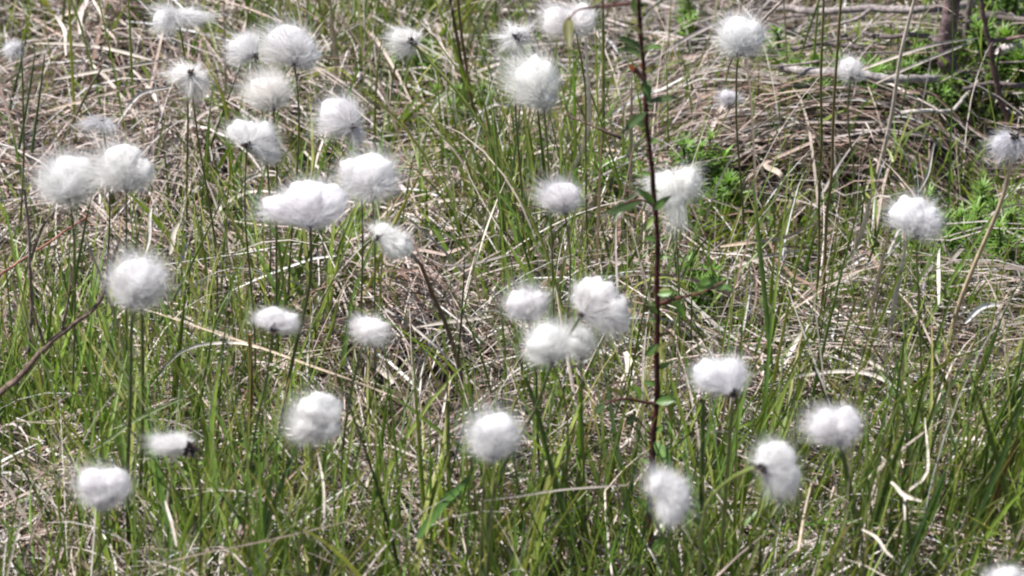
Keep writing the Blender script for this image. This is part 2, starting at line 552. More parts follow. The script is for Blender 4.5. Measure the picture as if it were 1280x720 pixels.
UP = math.pi / 2
for a in (
    (55, 570, 75, 42, 0.07, 0.135, 0.0022, 0.0042, PAL_GREEN, UP, 'bright green grass tussock at the left edge under the brown twig'),
    (170, 640, 70, 34, 0.06, 0.12, 0.0020, 0.0038, PAL_GREEN, UP, 'green grass tussock around the stems below the round cotton head at left'),
    (300, 760, 90, 42, 0.07, 0.135, 0.0020, 0.0040, PAL_GREEN, UP + 0.2, 'green grass tussock at the bottom between the two lower left cotton heads'),
    (385, 420, 60, 26, 0.06, 0.12, 0.0018, 0.0034, PAL_GREEN, 0.9, 'yellow green grass tussock under the widest cotton head'),
    (640, 340, 60, 26, 0.06, 0.13, 0.0018, 0.0034, PAL_RUSH, UP, 'dark green rush tussock in the middle above the four clustered cotton heads'),
    (590, 780, 85, 40, 0.07, 0.14, 0.0020, 0.0040, PAL_GREEN, 1.2, 'green grass tussock at the bottom centre beside the broad green leaf'),
    (740, 770, 70, 30, 0.07, 0.14, 0.0020, 0.0038, PAL_RUSH, 1.9, 'dark green tussock left of the red sapling stem'),
    (900, 700, 60, 30, 0.07, 0.15, 0.0022, 0.0040, PAL_GREEN, UP, 'upright green tussock right of the red sapling stem'),
    (1110, 770, 80, 42, 0.08, 0.17, 0.0022, 0.0042, PAL_RUSH, 0.9, 'dark green tussock leaning right under the pale broken straws'),
    (1225, 720, 70, 40, 0.08, 0.17, 0.0022, 0.0044, PAL_RUSH, 0.7, 'dark rushy tussock in the bottom right corner'),
    (440, 110, 60, 22, 0.05, 0.10, 0.0018, 0.0032, PAL_GREEN, UP, 'fresh green tussock at the top beside the pair of cotton heads'),
    (90, 60, 70, 18, 0.05, 0.10, 0.0025, 0.0045, PAL_RUSH, UP, 'dark green tussock at the top left above the brown straw mat'),
):
    tussock(*a)


# ------------------------------------------------------------------ moss cushions of star-shaped shoots
def shoot_mesh():
    n = 46
    hgt = 0.020
    s = U(0.25, 1, n)
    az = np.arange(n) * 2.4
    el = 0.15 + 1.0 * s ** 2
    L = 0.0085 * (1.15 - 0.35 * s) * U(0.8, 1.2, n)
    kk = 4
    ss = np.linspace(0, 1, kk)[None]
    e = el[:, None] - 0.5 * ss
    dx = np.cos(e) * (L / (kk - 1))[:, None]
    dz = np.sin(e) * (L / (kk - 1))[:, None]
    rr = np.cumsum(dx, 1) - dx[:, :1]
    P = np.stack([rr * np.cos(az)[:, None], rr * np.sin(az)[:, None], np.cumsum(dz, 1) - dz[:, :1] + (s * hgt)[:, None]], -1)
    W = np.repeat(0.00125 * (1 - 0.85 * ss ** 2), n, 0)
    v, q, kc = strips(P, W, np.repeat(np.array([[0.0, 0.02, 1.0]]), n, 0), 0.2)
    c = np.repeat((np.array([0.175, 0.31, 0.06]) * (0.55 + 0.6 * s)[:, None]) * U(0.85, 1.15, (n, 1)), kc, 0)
    tv, tq = tube(np.array([[0, 0, -0.006], [0.0003, 0, 0.008], [0, 0, hgt]]), [0.0008, 0.0007, 0.0003], 5)
    return mk_mesh('moss_shoot', np.vstack([v, tv]), np.vstack([q, tq + len(v)]), np.vstack([c, np.repeat([[0.11, 0.12, 0.04]], len(tv), 0)]), M_GREEN)


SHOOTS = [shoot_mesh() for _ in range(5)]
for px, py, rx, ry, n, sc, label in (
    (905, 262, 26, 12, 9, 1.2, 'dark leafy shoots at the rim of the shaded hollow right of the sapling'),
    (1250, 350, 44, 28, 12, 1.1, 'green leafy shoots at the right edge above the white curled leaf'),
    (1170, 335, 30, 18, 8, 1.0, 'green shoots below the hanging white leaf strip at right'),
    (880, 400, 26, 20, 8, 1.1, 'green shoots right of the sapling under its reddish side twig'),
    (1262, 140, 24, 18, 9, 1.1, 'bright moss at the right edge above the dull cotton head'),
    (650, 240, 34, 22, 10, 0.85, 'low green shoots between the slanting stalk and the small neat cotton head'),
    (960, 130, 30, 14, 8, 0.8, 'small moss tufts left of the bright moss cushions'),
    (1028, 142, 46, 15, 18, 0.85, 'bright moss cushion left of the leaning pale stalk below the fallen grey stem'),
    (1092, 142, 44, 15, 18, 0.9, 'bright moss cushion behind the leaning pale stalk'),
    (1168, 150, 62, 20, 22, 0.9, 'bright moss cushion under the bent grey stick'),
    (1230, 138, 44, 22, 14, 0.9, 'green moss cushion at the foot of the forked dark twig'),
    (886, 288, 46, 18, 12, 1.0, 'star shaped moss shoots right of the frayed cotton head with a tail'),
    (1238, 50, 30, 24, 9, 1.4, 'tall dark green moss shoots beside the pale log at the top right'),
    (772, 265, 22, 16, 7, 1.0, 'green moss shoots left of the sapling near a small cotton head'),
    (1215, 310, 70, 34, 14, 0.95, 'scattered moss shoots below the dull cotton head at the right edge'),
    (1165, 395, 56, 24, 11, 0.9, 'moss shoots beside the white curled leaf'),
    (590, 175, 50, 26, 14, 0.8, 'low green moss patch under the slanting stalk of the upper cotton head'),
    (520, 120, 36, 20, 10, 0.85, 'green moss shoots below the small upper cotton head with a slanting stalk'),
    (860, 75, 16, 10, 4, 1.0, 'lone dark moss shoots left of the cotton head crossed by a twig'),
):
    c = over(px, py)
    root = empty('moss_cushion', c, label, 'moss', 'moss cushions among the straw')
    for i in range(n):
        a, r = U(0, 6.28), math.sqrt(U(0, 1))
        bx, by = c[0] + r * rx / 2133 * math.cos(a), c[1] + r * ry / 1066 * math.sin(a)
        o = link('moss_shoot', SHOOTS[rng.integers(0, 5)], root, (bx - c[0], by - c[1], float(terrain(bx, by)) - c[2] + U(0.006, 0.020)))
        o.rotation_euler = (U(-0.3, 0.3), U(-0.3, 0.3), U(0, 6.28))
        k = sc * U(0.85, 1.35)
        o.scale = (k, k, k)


# ------------------------------------------------------------------ cotton grass
PXM = 6400.0
DARK, OLIVE = (0.080, 0.105, 0.036), (0.13, 0.16, 0.045)
BROWNST, YELG, TAN = (0.10, 0.060, 0.035), (0.22, 0.26, 0.06), (0.42, 0.33, 0.22)


def cotton(label, core, lobes, stem, col=DARK, h=0.2, nf=3000, clump=0.35, tone=(0.945, 0.94, 0.935), base_y=None, wpx=4.0, showcore=1.0, front=0.0):
    """core, lobes and stem in photo pixels; the head hangs h above the level; stem runs from the core to its foot."""
    cx, cy = core
    K = at_h(cx, cy, h)
    depth = float(np.dot(K - CAM, np.array([0, math.cos(PITCH), -math.sin(PITCH)])))
    m = depth / PXM
    K = CAM + (K - CAM) * (1 - front * m / depth)
    Yh = K[1]
    foot = stem[-1]
    F = over(*foot)
    root = tag(empty('cottongrass', F, label, 'cotton grass', 'cotton grass in seed'), kind='thing')
    pts = [K] + [None] * len(stem)
    nst = len(stem)
    zz = [(cy - 0)] + [s[1] for s in stem]
    for i, (sx, sy) in enumerate(stem):
        f = (sy - cy) / max(foot[1] - cy, 1)
        f = min(max(f, (i + 1) / nst * 0.5), 1.0)
        pts[i + 1] = F if i == nst - 1 else at_y(sx, sy, Yh + (F[1] - Yh) * f)
    path = spline(pts, 18)
    wv = np.sin(np.linspace(0, math.pi, 18)) * U(-7, 7) * m + np.sin(np.linspace(0, 2 * math.pi, 18)) * U(-4, 4) * m
    path[:, 0] += wv
    if wpx == 4.0 and cy < 330:
        wpx, col = 3.2, np.array(col) * 0.6 + np.array([0.16, 0.15, 0.06]) * U(0.3, 0.6)
    rw = wpx / 2 * m
    v, q = tube(path, np.linspace(rw * 0.72, rw, 18), 7)
    cc = np.repeat(np.array(col)[None] * np.linspace(1.15, 0.9, 18)[:, None], 7, 0)
    link('stem', mk_mesh('stem', v - F, q, cc, M_STALK), root)
    # dark scaly receptacle
    vv, qq, off, k = [], [], 0, 26
    ax = unit(path[0] - path[2])
    dirs = unit(rng.normal(size=(k, 3)) + ax * 0.7)
    Ls = U(3.5, 7.5, k) * m * showcore
    PP = K[None, None] + dirs[:, None, :] * (Ls[:, None] * np.linspace(0.05, 1, 4)[None])[..., None]
    WW = np.repeat((np.array([0.8, 1.0, 0.75, 0.1]) * 3.4 * m * showcore)[None], k, 0)
    v, q, kc = strips(PP, WW, unit(rng.normal(size=(k, 3))), 0.25)
    bc = np.array([[0.085, 0.070, 0.070], [0.14, 0.10, 0.085], [0.050, 0.045, 0.050], [0.20, 0.16, 0.14]])[rng.integers(0, 4, k)]
    link('bract', mk_mesh('bract', v - F, q, np.repeat(bc, kc, 0), M_STRAW), root)['kind'] = 'stuff'
    # hairs: rooted at the receptacle, each ending inside one of the lobes
    right, upv = np.array([1.0, 0, 0]), np.array([0, math.sin(PITCH), math.cos(PITCH)])
    fw = np.array([0, math.cos(PITCH), -math.sin(PITCH)])
    def place(o2, dz):                   # photo offsets (pixels) and depth to a point
        return K + (o2[:, 0] * m)[:, None] * right - (o2[:, 1] * m)[:, None] * upv + ((dz + front) * m)[:, None] * fw

    tone = np.array(tone) * U(0.92, 1.03) * np.array([1.0, U(0.985, 1.0), U(0.968, 1.005)])
    lob = np.array([[l[0] - cx, l[1] - cy, l[2] * 1.31, l[3] * 1.31, R(l[4]) if len(l) > 4 else 0.0] for l in lobes])
    bridges = []
    for p_, q_ in zip(lob[:-1], lob[1:]):
        r_ = 0.86 * (p_[2:4].min() + q_[2:4].min()) / 2
        bridges.append([(p_[0] + q_[0]) / 2, (p_[1] + q_[1]) / 2, r_, r_, 0.0])
    if bridges:
        lob = np.vstack([lob, np.array(bridges)])
    wts = (lob[:, 2] * lob[:, 3]) ** 0.8
    # dense heart of the tuft: a lumpy wad in each lobe, the hairs stand out of it
    core_f = 0.50 - 0.30 * max(clump - 0.35, 0)
    vs, qs, off = [], [], 0
    nu, nv = 22, 13
    th, ph = np.meshgrid(np.arange(nu) / nu * 2 * math.pi, np.linspace(0.06, math.pi - 0.06, nv))
    D = np.stack([np.cos(th) * np.sin(ph), np.cos(ph), np.sin(th) * np.sin(ph)], -1).reshape(-1, 3)
    for A in lob:
        if A[2:4].min() < 19 and len(lob) > 1:
            continue
        bump = np.ones(len(D))
        for _ in range(10):
            f_ = rng.normal(size=3) * 4.0
            bump += 0.05 * np.sin(D @ f_ + U(0, 6))
        E = D * (bump * core_f)[:, None]
        ca, sa = math.cos(A[4]), math.sin(A[4])
        a_, b2, dz = E[:, 0] * A[2], E[:, 1] * A[3], E[:, 2] * (A[2] + A[3]) * 0.42
        vs.append(place(np.stack([A[0] + a_ * ca - b2 * sa, A[1] + a_ * sa + b2 * ca], -1), dz))
        i, j = np.meshgrid(np.arange(nv - 1), np.arange(nu), indexing='ij')
        q = np.stack([i * nu + j, i * nu + (j + 1) % nu, (i + 1) * nu + (j + 1) % nu, (i + 1) * nu + j], -1).reshape(-1, 4)
        qs.append(q + off)
        off += len(D)
    if vs:
        v = np.vstack(vs)
        link('cotton_wad', mk_mesh('cotton_wad', v - F, np.vstack(qs), np.repeat(np.array(tone)[None], len(v), 0), M_COTTON), root)
    nf = int(nf * 2.1)
    li = rng.choice(len(lob), nf, p=wts / wts.sum())
    A = lob[li]
    d = unit(rng.normal(size=(nf, 3)))
    rad = U(0, 1, nf) ** 0.42
    d = d * rad[:, None]
    nc = 26
    cl = rng.integers(0, nc, nf)
    cd_ = unit(rng.normal(size=(nc, 3))) * U(0.5, 1.18, (nc, 1))
    mixw = (min(1, clump * 1.2 + 0.08) * U(0, 1, nf) ** 0.7)[:, None]
    d = d * (1 - mixw) + cd_[cl] * mixw
    stray = U(0, 1, nf) < 0.05
    d[stray] *= U(1.05, 1.4, (stray.sum(), 1))
    a, b_, dz = d[:, 0] * A[:, 2], d[:, 1] * A[:, 3], d[:, 2] * (A[:, 2] + A[:, 3]) * 0.45
    ca, sa = np.cos(A[:, 4]), np.sin(A[:, 4])
    tip = place(np.stack([A[:, 0] + a * ca - b_ * sa, A[:, 1] + a * sa + b_ * ca], -1), dz)
    cen = place(A[:, :2], np.zeros(nf))
    rt = K + rng.normal(size=(nf, 3)) * 2.2 * m
    # most hairs leave the wad at its middle, the rest run all the way from the receptacle
    fr = U(0, 1, nf)[:, None] ** 0.5 * (0.75 - 0.6 * clump)
    rt = rt * (1 - fr) + (cen + (tip - cen) * 0.35) * fr
    sp = np.linalg.norm(tip - rt, axis=1, keepdims=True)
    mid = rt * 0.48 + tip * 0.52 + unit(tip - cen) * sp * U(-0.05, 0.2, (nf, 1)) + rng.normal(size=(nf, 3)) * sp * 0.08
    wind = np.array([U(-0.45, 0.08), U(-0.12, 0.12), U(-0.2, 0.14)])
    bend = rng.normal(size=(nc, 3)) * 0.16
    mid = mid + (bend[cl] * 0.8 + wind * 0.25) * sp
    kk = 4
    s = np.linspace(0, 1, kk)[None, :, None]
    P = rt[:, None] * (1 - s) ** 2 + 2 * mid[:, None] * s * (1 - s) + tip[:, None] * s ** 2
    P[:, -1] += rng.normal(size=(nf, 3)) * sp * 0.09 + (wind * U(0.2, 1.3, (nf, 1)) + bend[cl]) * sp
    W = (U(0.25, 0.5, (nf, 1)) * m) * np.array([[1.0, 1.0, 0.75, 0.15]])
    v, q, kc = strips(P, W, unit(rng.normal(size=(nf, 3))))
    tcol = np.repeat(np.array(tone)[None] * U(0.95, 1.04, (nf, 1)), kc, 0)
    o = link('cotton_tuft', mk_mesh('cotton_tuft', v - F, q, np.clip(tcol * 0.925, 0, 0.98), M_COTTON), root)
    o['kind'] = 'stuff'
    return root


GREYT = (0.82, 0.81, 0.82)
cotton('streaky cotton head cut by the top edge at the left with a pinkish middle', (222, 18), [(205, 25, 23, 23), (240, 22, 27, 14, -8)], [(228, 120), (235, 330)], clump=0.6, nf=2600)
cotton('smaller cotton tuft blown left against the big upper left cotton head', (319, 70), [(299, 60, 21, 21, -20), (312, 48, 14, 14)], [(330, 180), (335, 400)], h=0.215, nf=2200, clump=0.5, front=10)
cotton('big full cotton head in the upper left with a dark base under it', (368, 82), [(360, 52, 40, 31), (385, 68, 20, 22)], [(368, 130), (362, 260), (360, 420)], h=0.2, nf=3600, clump=0.2, front=8)
cotton('creamy cotton head directly below the big upper left pair', (342, 136), [(337, 113, 32, 26)], [(348, 240), (350, 470)], h=0.205, tone=(0.945, 0.935, 0.90), clump=0.3)
cotton('thin open cotton head seen face on with pinkish streaks at upper left', (238, 93), [(224, 90, 20, 16), (250, 100, 22, 22), (246, 116, 14, 14)], [(246, 150), (262, 280), (270, 430)], h=0.2, nf=1700, clump=0.85, showcore=1.2, front=14)
cotton('cotton head with a dark hole at its lower left beneath the creamy one', (309, 183), [(300, 163, 24, 20), (328, 168, 24, 24), (338, 192, 17, 19)], [(310, 260), (316, 380), (318, 520)], h=0.2, nf=2900, clump=0.4, showcore=1.3, front=20)
cotton('cotton head with a brown base at its lower right beside the yellow green tussock', (441, 160), [(420, 142, 35, 29, -15), (447, 170, 13, 17)], [(446, 220), (452, 330), (455, 480)], h=0.205, nf=3100, clump=0.4, front=16)
cotton('small dull cotton tuft at the left edge near the top', (26, 60), [(15, 62, 15, 14)], [(24, 140), (20, 330)], h=0.17, nf=1300, tone=(0.86, 0.855, 0.85), clump=0.4)
cotton('thin grey cotton wisp above the two joined heads at left', (128, 152), [(114, 152, 16, 13), (136, 158, 18, 14)], [(132, 300), (134, 440)], h=0.19, nf=900, tone=GREYT, clump=0.7)
cotton('left one of the two joined cotton heads at the left edge', (88, 250), [(88, 222, 44, 38)], [(90, 330), (88, 560)], h=0.2, nf=3400, clump=0.22)
cotton('right one of the two joined cotton heads with a creamy hollow', (158, 238), [(152, 203, 38, 34), (176, 214, 24, 26)], [(160, 330), (158, 540)], h=0.21, nf=3500, clump=0.25)
cotton('large cotton head right above the drooping one near the top centre left', (466, 246), [(466, 218, 44, 37), (438, 210, 18, 18)], [(470, 330), (475, 560)], h=0.21, nf=3700, clump=0.25)
cotton('widest cotton head with a long lobe blown left and a black base', (388, 286), [(346, 256, 28, 17, 10), (386, 246, 38, 30), (414, 252, 32, 31)], [(388, 330), (384, 370), (368, 450), (345, 580)], h=0.205, nf=4400, clump=0.25, wpx=6, front=6)
cotton('drooping cotton head hanging down to the right below a larger one', (474, 297), [(482, 292, 24, 16, 30), (500, 308, 22, 25)], [(520, 322), (537, 360), (560, 425), (585, 540)], BROWNST, h=0.2, nf=2500, clump=0.45, wpx=7, front=10)
cotton('round cotton head with two straight stems below it near the left edge', (165, 384), [(174, 350, 41, 38)], [(164, 440), (165, 520), (162, 700)], h=0.2, nf=3600, clump=0.2, wpx=6)
cotton('flat small cotton head over a rusty orange stalk', (341, 412), [(340, 394, 28, 16), (362, 402, 18, 18)], [(330, 470), (312, 560), (300, 720)], h=0.19, nf=2000, clump=0.5, showcore=1.4, front=14)
cotton('small cotton head on a thin dark stem above the central brown straw', (457, 424), [(466, 412, 29, 24), (448, 402, 14, 14)], [(449, 446), (436, 520), (428, 640)], h=0.17, nf=2000, clump=0.45, wpx=4)
cotton('blocky cotton head over the dark gap left of centre', (394, 546), [(398, 512, 38, 29), (386, 534, 30, 26), (412, 536, 22, 20)], [(388, 600), (375, 720), (370, 860)], OLIVE, h=0.2, nf=3500, clump=0.2)
cotton('small tattered cotton head lying sideways with its grey base to the right', (238, 562), [(206, 556, 28, 16, 5), (222, 552, 18, 14)], [(246, 580), (250, 640), (248, 760)], h=0.15, nf=1700, clump=0.7, showcore=2.0, front=16)
cotton('puffy cotton head lowest in the left of the meadow', (127, 636), [(118, 602, 28, 29), (143, 604, 28, 28), (128, 620, 28, 20)], [(128, 720), (126, 950)], h=0.2, nf=3600, clump=0.25)
cotton('small upper cotton head streaming left from a slanting yellow green stalk', (515, 53), [(499, 47, 19, 19), (520, 44, 13, 11), (508, 62, 14, 12)], [(566, 111), (602, 164), (640, 241), (667, 294), (694, 368), (712, 440)], YELG, h=0.2, nf=1900, clump=0.75, showcore=1.3, wpx=4.6, front=14)
cotton('thin ragged cotton head with an open brown middle above the fuller one', (646, 47), [(646, 44, 27, 22)], [(650, 130), (655, 340)], h=0.2, nf=1100, clump=0.85, showcore=1.3, front=16)
cotton('double lobed cotton head at the top crossed by a hanging olive leaf', (720, 40), [(693, 25, 21, 25), (730, 24, 22, 27)], [(733, 100), (736, 160), (735, 360)], OLIVE, h=0.2, nf=3200, clump=0.4)
cotton('full cotton head tapering to a point below at the upper middle', (680, 134), [(671, 97, 38, 36), (681, 122, 22, 20)], [(686, 200), (690, 320), (692, 470)], OLIVE, h=0.2, nf=3700, clump=0.2)
cotton('small neat cotton head between the middle and the sapling', (706, 266), [(704, 244, 31, 23)], [(708, 340), (706, 520)], OLIVE, h=0.18, nf=2200, clump=0.35)
cotton('frayed cotton head against the sapling stem with a white tail hanging down', (843, 222), [(834, 232, 33, 27), (860, 228, 27, 30), (842, 250, 27, 18), (849, 280, 6, 20, -12)], [(850, 330), (846, 430), (842, 540)], OLIVE, h=0.185, nf=4200, clump=0.55)
cotton('boxy cotton head at the upper right crossed by a thin twig', (923, 68), [(922, 42, 30, 30), (938, 44, 26, 27)], [(926, 130), (930, 350)], h=0.2, nf=3900, clump=0.25)
cotton('small pale cotton tuft low against the fallen grey stem', (1064, 98), [(1063, 85, 21, 19), (1078, 96, 8, 5)], [(1066, 170), (1066, 260)], h=0.10, nf=1500, clump=0.4)
cotton('faint flattened cotton tuft half sunk in the straw right of the sapling', (912, 130), [(911, 121, 19, 13)], [(914, 170), (916, 210)], h=0.05, nf=1000, tone=GREYT, clump=0.5)
cotton('dull greyish cotton head cut by the right edge on a tan stalk', (1268, 172), [(1254, 182, 19, 22), (1272, 186, 14, 20)], [(1252, 240), (1223, 321), (1200, 391), (1178, 470)], TAN, h=0.17, nf=1900, tone=(0.82, 0.81, 0.84), clump=0.5, showcore=1.3, wpx=7, front=12)
cotton('lone round cotton head at the right over a bent pale straw', (1146, 296), [(1138, 265, 34, 29), (1160, 276, 22, 27)], [(1150, 380), (1152, 560)], OLIVE, h=0.19, nf=3300, clump=0.25)
cotton('upper left head of the four clustered cotton heads at the centre', (660, 400), [(652, 380, 27, 27), (674, 376, 16, 20)], [(668, 470), (680, 640)], h=0.19, nf=2500, clump=0.5)
cotton('upper right and largest of the four clustered cotton heads on a dark stem', (727, 394), [(748, 368, 34, 30, 20), (770, 390, 26, 34, -15), (735, 362, 20, 22)], [(708, 422), (688, 452), (666, 515), (627, 594), (600, 720)], h=0.205, nf=3800, clump=0.35, wpx=5.5, front=10)
cotton('lower left head of the four clustered cotton heads at the centre', (690, 452), [(682, 428, 34, 30)], [(700, 520), (708, 700)], OLIVE, h=0.195, nf=2800, clump=0.3)
cotton('lower and faintest of the four clustered cotton heads below the dark stem', (726, 448), [(724, 426, 24, 27)], [(730, 520), (732, 700)], OLIVE, h=0.18, nf=2100, clump=0.3, tone=(0.91, 0.905, 0.90))
cotton('dome shaped cotton head at the bottom centre behind two thin dark stems', (618, 574), [(620, 538, 40, 30), (614, 560, 22, 18)], [(612, 650), (600, 860)], OLIVE, h=0.2, nf=3700, clump=0.15)
cotton('wide cotton head with a brown base at its right end near the lower sapling', (917, 493), [(888, 468, 30, 26), (914, 468, 24, 28)], [(912, 540), (908, 640), (905, 800)], OLIVE, h=0.2, nf=3300, clump=0.35, showcore=1.5, wpx=7, front=14)
cotton('ragged cotton head in front of the foot of the red sapling', (828, 610), [(826, 606, 28, 28), (846, 622, 27, 34), (838, 640, 24, 28)], [(836, 720), (838, 960)], h=0.205, nf=3600, clump=0.6)
cotton('cotton head hanging from an arched yellow green stalk with its dark base to the viewer', (951, 585), [(972, 572, 32, 28), (984, 600, 28, 34)], [(934, 588), (900, 610), (874, 660), (855, 860)], (0.17, 0.21, 0.055), h=0.2, nf=3300, clump=0.3, showcore=1.6, wpx=6, front=24)
cotton('smooth rounded cotton head on a thin dark stem at the lower right', (1051, 556), [(1030, 530, 22, 27), (1056, 530, 29, 30)], [(1056, 580), (1066, 625), (1080, 700), (1086, 880)], h=0.2, nf=3300, clump=0.15)
cotton('cotton head almost wholly below the bottom edge at the right corner', (1262, 738), [(1258, 722, 30, 20)], [(1262, 800), (1264, 1000)], h=0.2, nf=2200, clump=0.4)


# ------------------------------------------------------------------ strands that can be told apart one by one
def strand(name, cat, label, pts, wpx, col, mode='lie', h=0.03, Y=None, round_=False, group=None, mat=None, tip=0.25, wob=0.0):
    """pts: photo pixels from tip to foot; 'lie' follows the straw h above the soil, 'stand' rises from the foot."""
    if mode == 'lie':
        P3 = [over(a, b_, h if np.isscalar(h) else h[i]) for i, (a, b_) in enumerate(pts)]
    else:
        F = over(*pts[-1]) if Y is None else None
        yy = F[1] if Y is None else over(640, Y)[1]
        P3 = [at_y(a, b_, yy - 0.02 * (1 - i / (len(pts) - 1))) for i, (a, b_) in enumerate(pts)]
        if Y is not None:                # carry it on down to the soil, out of sight
            e = P3[-1]
            g_ = np.array([e[0] + (e[0] - P3[-2][0]) * 0.4, yy, 0.0])
            g_[2] = terrain(g_[0], g_[1])
            if e[2] > g_[2] + 0.01:
                P3.append(g_)
    n = 16 if len(P3) > 2 else 9
    path = spline(P3, n)
    F = path[-1].copy()
    m = np.linalg.norm(path - CAM, axis=1) / PXM
    s = np.linspace(0, 1, n)
    if round_:
        rad = wpx / 2 * m * (tip + (1 - tip) * s ** 0.6)
        v, q = tube(path, rad, 7, wob)
        per = 7
    else:
        prof = (0.12 + 0.88 * np.sin(math.pi * np.clip(s * 0.85 + 0.08, 0, 1)) ** 0.7) if name == 'dry_leaf' else np.minimum(1, tip + (1 - tip) * np.minimum(1, s * 3)) * np.minimum(1, 0.5 + (1 - s) * 3)
        if name == 'dry_leaf':
            path = path + (np.sin(s * U(3, 7) + U(0, 6)) * 2.2 * m.mean())[:, None] * np.array([1, 0.3, 0.6]) * U(0.5, 1.2)
            wpx *= 0.78
        v, q, _ = strips(path[None], (wpx * m * prof)[None], unit(np.array([[0.25 * rng.normal(), -0.8, 0.55]])), 0.25)
        per = 3
    cc = np.repeat(np.asarray(col)[None] * (1 + 0.12 * np.sin(s * 9 + U(0, 6)))[:, None], per, 0)
    me = mk_mesh(name, v - F, q, cc, mat or (M_BARK if wob else M_STALK if round_ else M_STRAW))
    return tag(link(name, me, None, F), label, cat, group)


PALE, WHITE, TANC, GREYW = (0.53, 0.47, 0.40), (0.57, 0.52, 0.46), (0.44, 0.35, 0.26), (0.30, 0.27, 0.26)
GRN, DKG, BLU, RUST = (0.13, 0.24, 0.045), (0.055, 0.10, 0.03), (0.09, 0.17, 0.07), (0.24, 0.135, 0.06)
st = lambda *a, **k: strand('dead_straw', 'straw', *a, **k)
lf = lambda *a, **k: strand('dry_leaf', 'dry leaf', *a, **k)
bl = lambda *a, **k: strand('grass_leaf', 'grass blade', *a, mat=M_GREEN, **k)
rs = lambda *a, **k: strand('rush_stem', 'rush stem', *a, round_=True, **k)

st('long straw lying level near the top left edge, bending down to the right', [(44, 54), (94, 55), (141, 62), (190, 75)], 4, PALE, h=0.05)
st('straw rising right to the open cotton head with pinkish streaks', [(235, 71), (188, 78), (128, 88), (67, 99)], 4, PALE, h=0.05)
st('straw rising right just above the curled white leaf at upper left', [(208, 96), (151, 111), (100, 126), (60, 138)], 3.5, TANC, h=0.045)
lf('curled whitish dry leaf arching left from the open cotton head', [(218, 107), (182, 114), (161, 131), (148, 154)], 6.5, WHITE, h=0.06)
lf('short pale leaf standing at the top left over the level straw', [(71, 18), (79, 40), (84, 68)], 5.5, WHITE, h=0.05)
lf('broad pinkish dry leaf hanging from the top edge at upper left', [(108, -6), (102, 20), (97, 44)], 9, (0.55, 0.46, 0.42), h=0.06)
lf('pale thin leaf beside the broad pinkish one at the top edge', [(118, -4), (123, 14), (127, 28)], 5, PALE, h=0.06)
st('thin upright straw rising past the streaky cotton head', [(279, -10), (281, 50), (282, 102), (284, 190)], 3, TANC, 'stand')
st('tan upright straw right of the big upper left cotton head', [(412, -10), (417, 50), (421, 100), (424, 170)], 5, TANC, 'stand')
bl('yellow green blade crossing below the open cotton head', [(256, 78), (272, 105), (284, 142), (288, 190), (288, 270)], 5, YELG, 'stand')
lf('pale bent leaf left of the widest cotton head', [(300, 238), (308, 225), (322, 219), (343, 220)], 6, WHITE, h=0.05)
st('dark brown stalk at the top left of the slanting yellow green stalk', [(561, -10), (570, 40), (578, 84), (588, 122), (592, 170)], 5, BROWNST, 'stand', round_=True, tip=0.7)
st('second dark brown stalk close beside the first at the top', [(571, -10), (577, 44), (584, 90), (590, 130), (596, 190)], 4.5, (0.13, 0.08, 0.045), 'stand', round_=True, tip=0.7)
lf('broad pale dead blade leaning left of the two dark stalks', [(543, 28), (555, 60), (567, 94)], 8, PALE, h=0.04)
lf('narrow brownish blade doubled behind the broad pale one', [(549, 30), (560, 60), (570, 100)], 5, TANC, h=0.03)
st('thin pale straw upright left of the thin ragged cotton head', [(623, -10), (626, 60), (628, 118), (630, 170)], 3.5, PALE, 'stand')
lf('long pale dead blade hanging below the double lobed cotton head', [(733, 46), (736, 110), (736, 150), (726, 190), (712, 222)], 8, WHITE, 'stand', Y=290)
st('olive upright stalk right of the double lobed cotton head', [(753, -10), (754, 60), (754, 142), (753, 230)], 5, (0.20, 0.21, 0.08), 'stand', round_=True, tip=0.8)
st('tan straw upright just left of the sapling stem', [(790, 90), (789, 160), (788, 244), (786, 300)], 4.5, TANC, 'stand')
st('tall tan straw crossing the level between the small neat cotton head and the sapling', [(752, 170), (749, 240), (746, 336), (745, 380)], 4, (0.55, 0.40, 0.27), 'stand')
bl('green upright blade below the double lobed cotton head', [(717, 66), (718, 130), (720, 216), (722, 280)], 5, GRN, 'stand')
rs('thin dark rush slanting left under the cotton head tapering to a point', [(644, 116), (622, 170), (594, 236), (580, 280)], 4, DKG, 'stand')
bl('long bluish green blade standing right of the sapling', [(940, 226), (944, 250), (951, 324), (958, 391), (966, 484), (970, 540)], 6, (0.12, 0.20, 0.075), 'stand')
rs('tall olive stem rising out of the top edge, left of a pair at right', [(1030, -12), (1026, 100), (1027, 170), (1024, 242), (1023, 330), (1015, 434)], 3.8, (0.13, 0.13, 0.045), 'stand', tip=0.8)
rs('tall olive stem with a rusty foot, right of a pair at right', [(1052, -12), (1044, 100), (1041, 160), (1040, 215), (1033, 274), (1029, 364), (1018, 440)], 4.2, (0.15, 0.12, 0.045), 'stand', tip=0.8)
st('long pale stalk leaning from the top edge across the moss cushions', [(1146, -12), (1126, 67), (1116, 135), (1104, 190), (1090, 244)], 6, (0.50, 0.43, 0.37), 'stand', round_=True, tip=0.6)
st('thin straw slanting over the purple brown stub at upper right', [(1224, 47), (1163, 57), (1092, 81), (1060, 95)], 3.5, PALE, h=0.07)
st('second thin straw slanting under the first across the purple brown stub', [(1222, 49), (1170, 70), (1128, 88), (1095, 104)], 3.5, PALE, h=0.06)
bl('short yellow green blade at the foot of the purple brown stub', [(1172, 66), (1190, 88), (1207, 110)], 4.5, (0.24, 0.34, 0.07), h=0.04)
